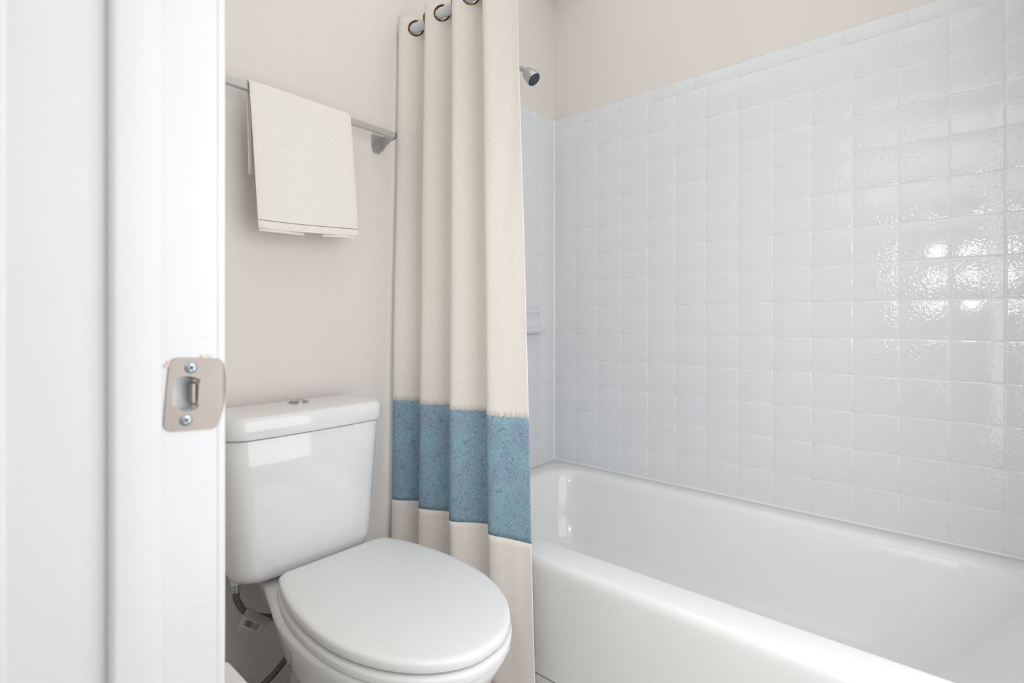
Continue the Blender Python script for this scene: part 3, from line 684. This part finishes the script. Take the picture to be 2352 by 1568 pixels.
# stop valve on the wall
VO = Vector((-1.372, 0, 0.125))
sv = empty('stop_valve', VO, 'chrome water stop valve on the wall low behind the toilet', 'valve')
V, F = lathe([(0, 0.0), (0.024, 0.0), (0.022, 0.004), (0.009, 0.006), (0.009, 0.045), (0.012, 0.046), (0.012, 0.072), (0, 0.072)], VO+Vector((0, G, 0)), (0, -1, 0), 20); part('valve_body', off(V, VO), F, 'chrome', sv)
V, F = lathe([(0, 0), (0.006, 0), (0.006, 0.012), (0.018, 0.014), (0.018, 0.020), (0, 0.022)], VO+Vector((0, -0.060, 0)), (0, -1, 0.0), 16); part('valve_handle', off(V, VO), F, 'chrome', sv)
# tag on hose
tp = Vector((-1.303, -0.104, 0.259))
def camfix(px, py, Y):
    a, s = YAW, (px-1176)/1184.16
    dx, dy = math.cos(a)+s*math.sin(a), math.sin(a)-s*math.cos(a)
    t = (Y-CY)/dy; return Vector((CX+dx*t, Y, CZ-(py-738.6)/1184.16*t))
ty = -0.108
q = [camfix(*p, ty) for p in ((567, 1397), (619, 1419), (592, 1466), (541, 1446))]
tl, tr_, br_, bl = q
TG = empty('barcode_tag', (tl+tr_)/2, 'clear plastic tag with a barcode wrapped around the toilet supply hose', 'tag')
TGO = TG.location.copy()
def quad(u, v, dy=0): 
    p = tl.lerp(tr_, u).lerp(bl.lerp(br_, u), v); return Vector((p.x, p.y+dy, p.z))
ring = [quad(u, v) for u, v in ((0, 0), (1, 0), (1, 0.9), (0.97, 0.97), (0.9, 1), (0.08, 1), (0.02, 0.96), (0, 0.88))]
V, F = loft([ring, [p+Vector((0, -0.0006, 0)) for p in ring]]); part('plastic_sleeve', off(V, TGO), F, 'clear', TG, smooth=False)
ring = [quad(u, v, -0.0010) for u, v in ((0.04, 0.36), (0.93, 0.36), (0.93, 0.78), (0.04, 0.78))]
V, F = loft([ring, [p+Vector((0, -0.0004, 0)) for p in ring]]); lb = part('paper_label', off(V, TGO), F, 'paper', TG, smooth=False)
VF = []; u = 0.14
for wd, gp in ((.010, .022), (.014, .020), (.008, .030), (.030, .012), (.016, .014), (.036, .022), (.030, .014), (.030, .026), (.010, .018), (.008, .024), (.016, .020), (.010, .024), (.010, .030), (.014, .018), (.008, .030), (.016, .02), (.012, .02)):
    r0 = [quad(u, 0.42, -0.0015), quad(u+wd, 0.42, -0.0015), quad(u+wd, 0.70, -0.0015), quad(u, 0.70, -0.0015)]
    VF.append(loft([r0, [p+Vector((0, -0.0002, 0)) for p in r0]])); u += wd+gp
V, F = join(*VF); o = part('barcode', off(V, TGO), F, 'ink', lb, smooth=False); o['kind'] = 'stuff'
for a, b0, b1 in ((0.0, 0.0, 0.36), (0.95, 0.0, 0.5)):
    V, F = loft([[quad(a, b0, -0.0007), quad(a+0.05, b0, -0.0007), quad(a+0.05, b1, -0.0007), quad(a, b1, -0.0007)], [quad(a, b0, -0.0012), quad(a+0.05, b0, -0.0012), quad(a+0.05, b1, -0.0012), quad(a, b1, -0.0012)]])
    part('welded_seam', off(V, TGO), F, 'clear', TG, smooth=False)
# loop of the sleeve around the hose
V, F = tube([camfix(567, 1404, -0.098), camfix(593, 1418, -0.094), camfix(619, 1427, -0.090)], 0.0086, 14, caps=False); part('sleeve_loop', off(V, TGO), F, 'clear', TG)

# ------------------------------------------------------------------ waste bin (bottom left)
bzt = 0.40; p0 = camfix(511, 1512, -0.45)
bxr = -1.490; byb = -0.428
BO_ = Vector((-1.568, -0.60, 0))
T = empty('waste_bin', BO_, 'slim white bin with rounded lid corners, mostly hidden behind the door frame', 'bin')
def br(i, z, r=0.018): return rr(-1.643+i, bxr-i, -0.78+i, byb-i, r, z, 5)
V, F = loft([br(0.018, 0.0), br(0.014, 0.006), br(0.004, bzt-0.045)]); part('bin_body', off(V, BO_), F, 'bin', T, ang=50)
V, F = loft([br(0.003, bzt-0.045), br(0.0, bzt-0.043), br(0.0, bzt-0.006), br(0.0015, bzt-0.0018), br(0.005, bzt), br(0.03, bzt+0.0005, 0.01)]); part('bin_lid', off(V, BO_), F, 'bin', T, ang=50)

# ------------------------------------------------------------------ shower head
SX = -0.345
HO = Vector((SX, 0, 1.90))
T = empty('shower', HO, 'small dull chrome shower head with a dark face on the end wall', 'shower head')
tip = Vector((SX, -0.115, 1.880))
V, F = tube(smooth_path([(SX, 0.004, 1.905), (SX, -0.04, 1.905), (SX, -0.075, 1.897), tip]), 0.0085, 14); part('shower_arm', off(V, HO), F, 'chrome_soft', T)
V, F = lathe([(0, 0), (0.028, 0), (0.026, 0.005), (0.010, 0.010), (0, 0.010)], (SX, G, 1.905), (0, -1, 0)); part('wall_flange', off(V, HO), F, 'chrome_soft', T)
ax = Vector((0.12, -0.66, -0.78)).normalized()
bell = lathe([(0, -0.004), (0.010, -0.004), (0.0125, 0.003), (0.0115, 0.008), (0.016, 0.013), (0.0215, 0.024), (0.0245, 0.037), (0.0262, 0.050), (0.0268, 0.058), (0.0256, 0.0645), (0.0238, 0.063), (0, 0.062)], tip, ax, 36)
head = part('bell', off(bell[0], HO), bell[1], 'chrome_soft', T, ang=50)
V, F = lathe([(0, 0.060), (0.0236, 0.060), (0.0236, 0.0648), (0.0225, 0.0655), (0, 0.0655)], tip, ax, 36); fc = part('nozzle_face', off(V, HO), F, 'nozzle', T)
u_ = ax.cross(Vector((1, 0, 0))).normalized(); v_ = ax.cross(u_)
VF = []
for k in range(26):
    a = 2*PI*k/26; c_ = tip+ax*0.0655+(u_*math.cos(a)+v_*math.sin(a))*0.0220; VF.append(lathe([(0, 0), (0.0011, 0), (0.0011, 0.0012), (0, 0.0012)], c_, ax, 6))
V, F = join(*VF); o = part('nozzles', off(V, HO), F, 'screw_dark', fc); o['kind'] = 'stuff'
VF = []
for s in (-1, 1):
    VF.append(lathe([(0, 0), (0.0032, 0), (0.0030, 0.0008), (0, 0.0008)], tip+ax*0.0655+(u_*s*0.0085), ax, 14))
V, F = join(*VF); part('outlet_hole', off(V, HO), F, 'black', fc)
for o in bpy.data.objects:
    if o.type == 'MESH' and not o.data.materials: print('NOMAT', o.name)
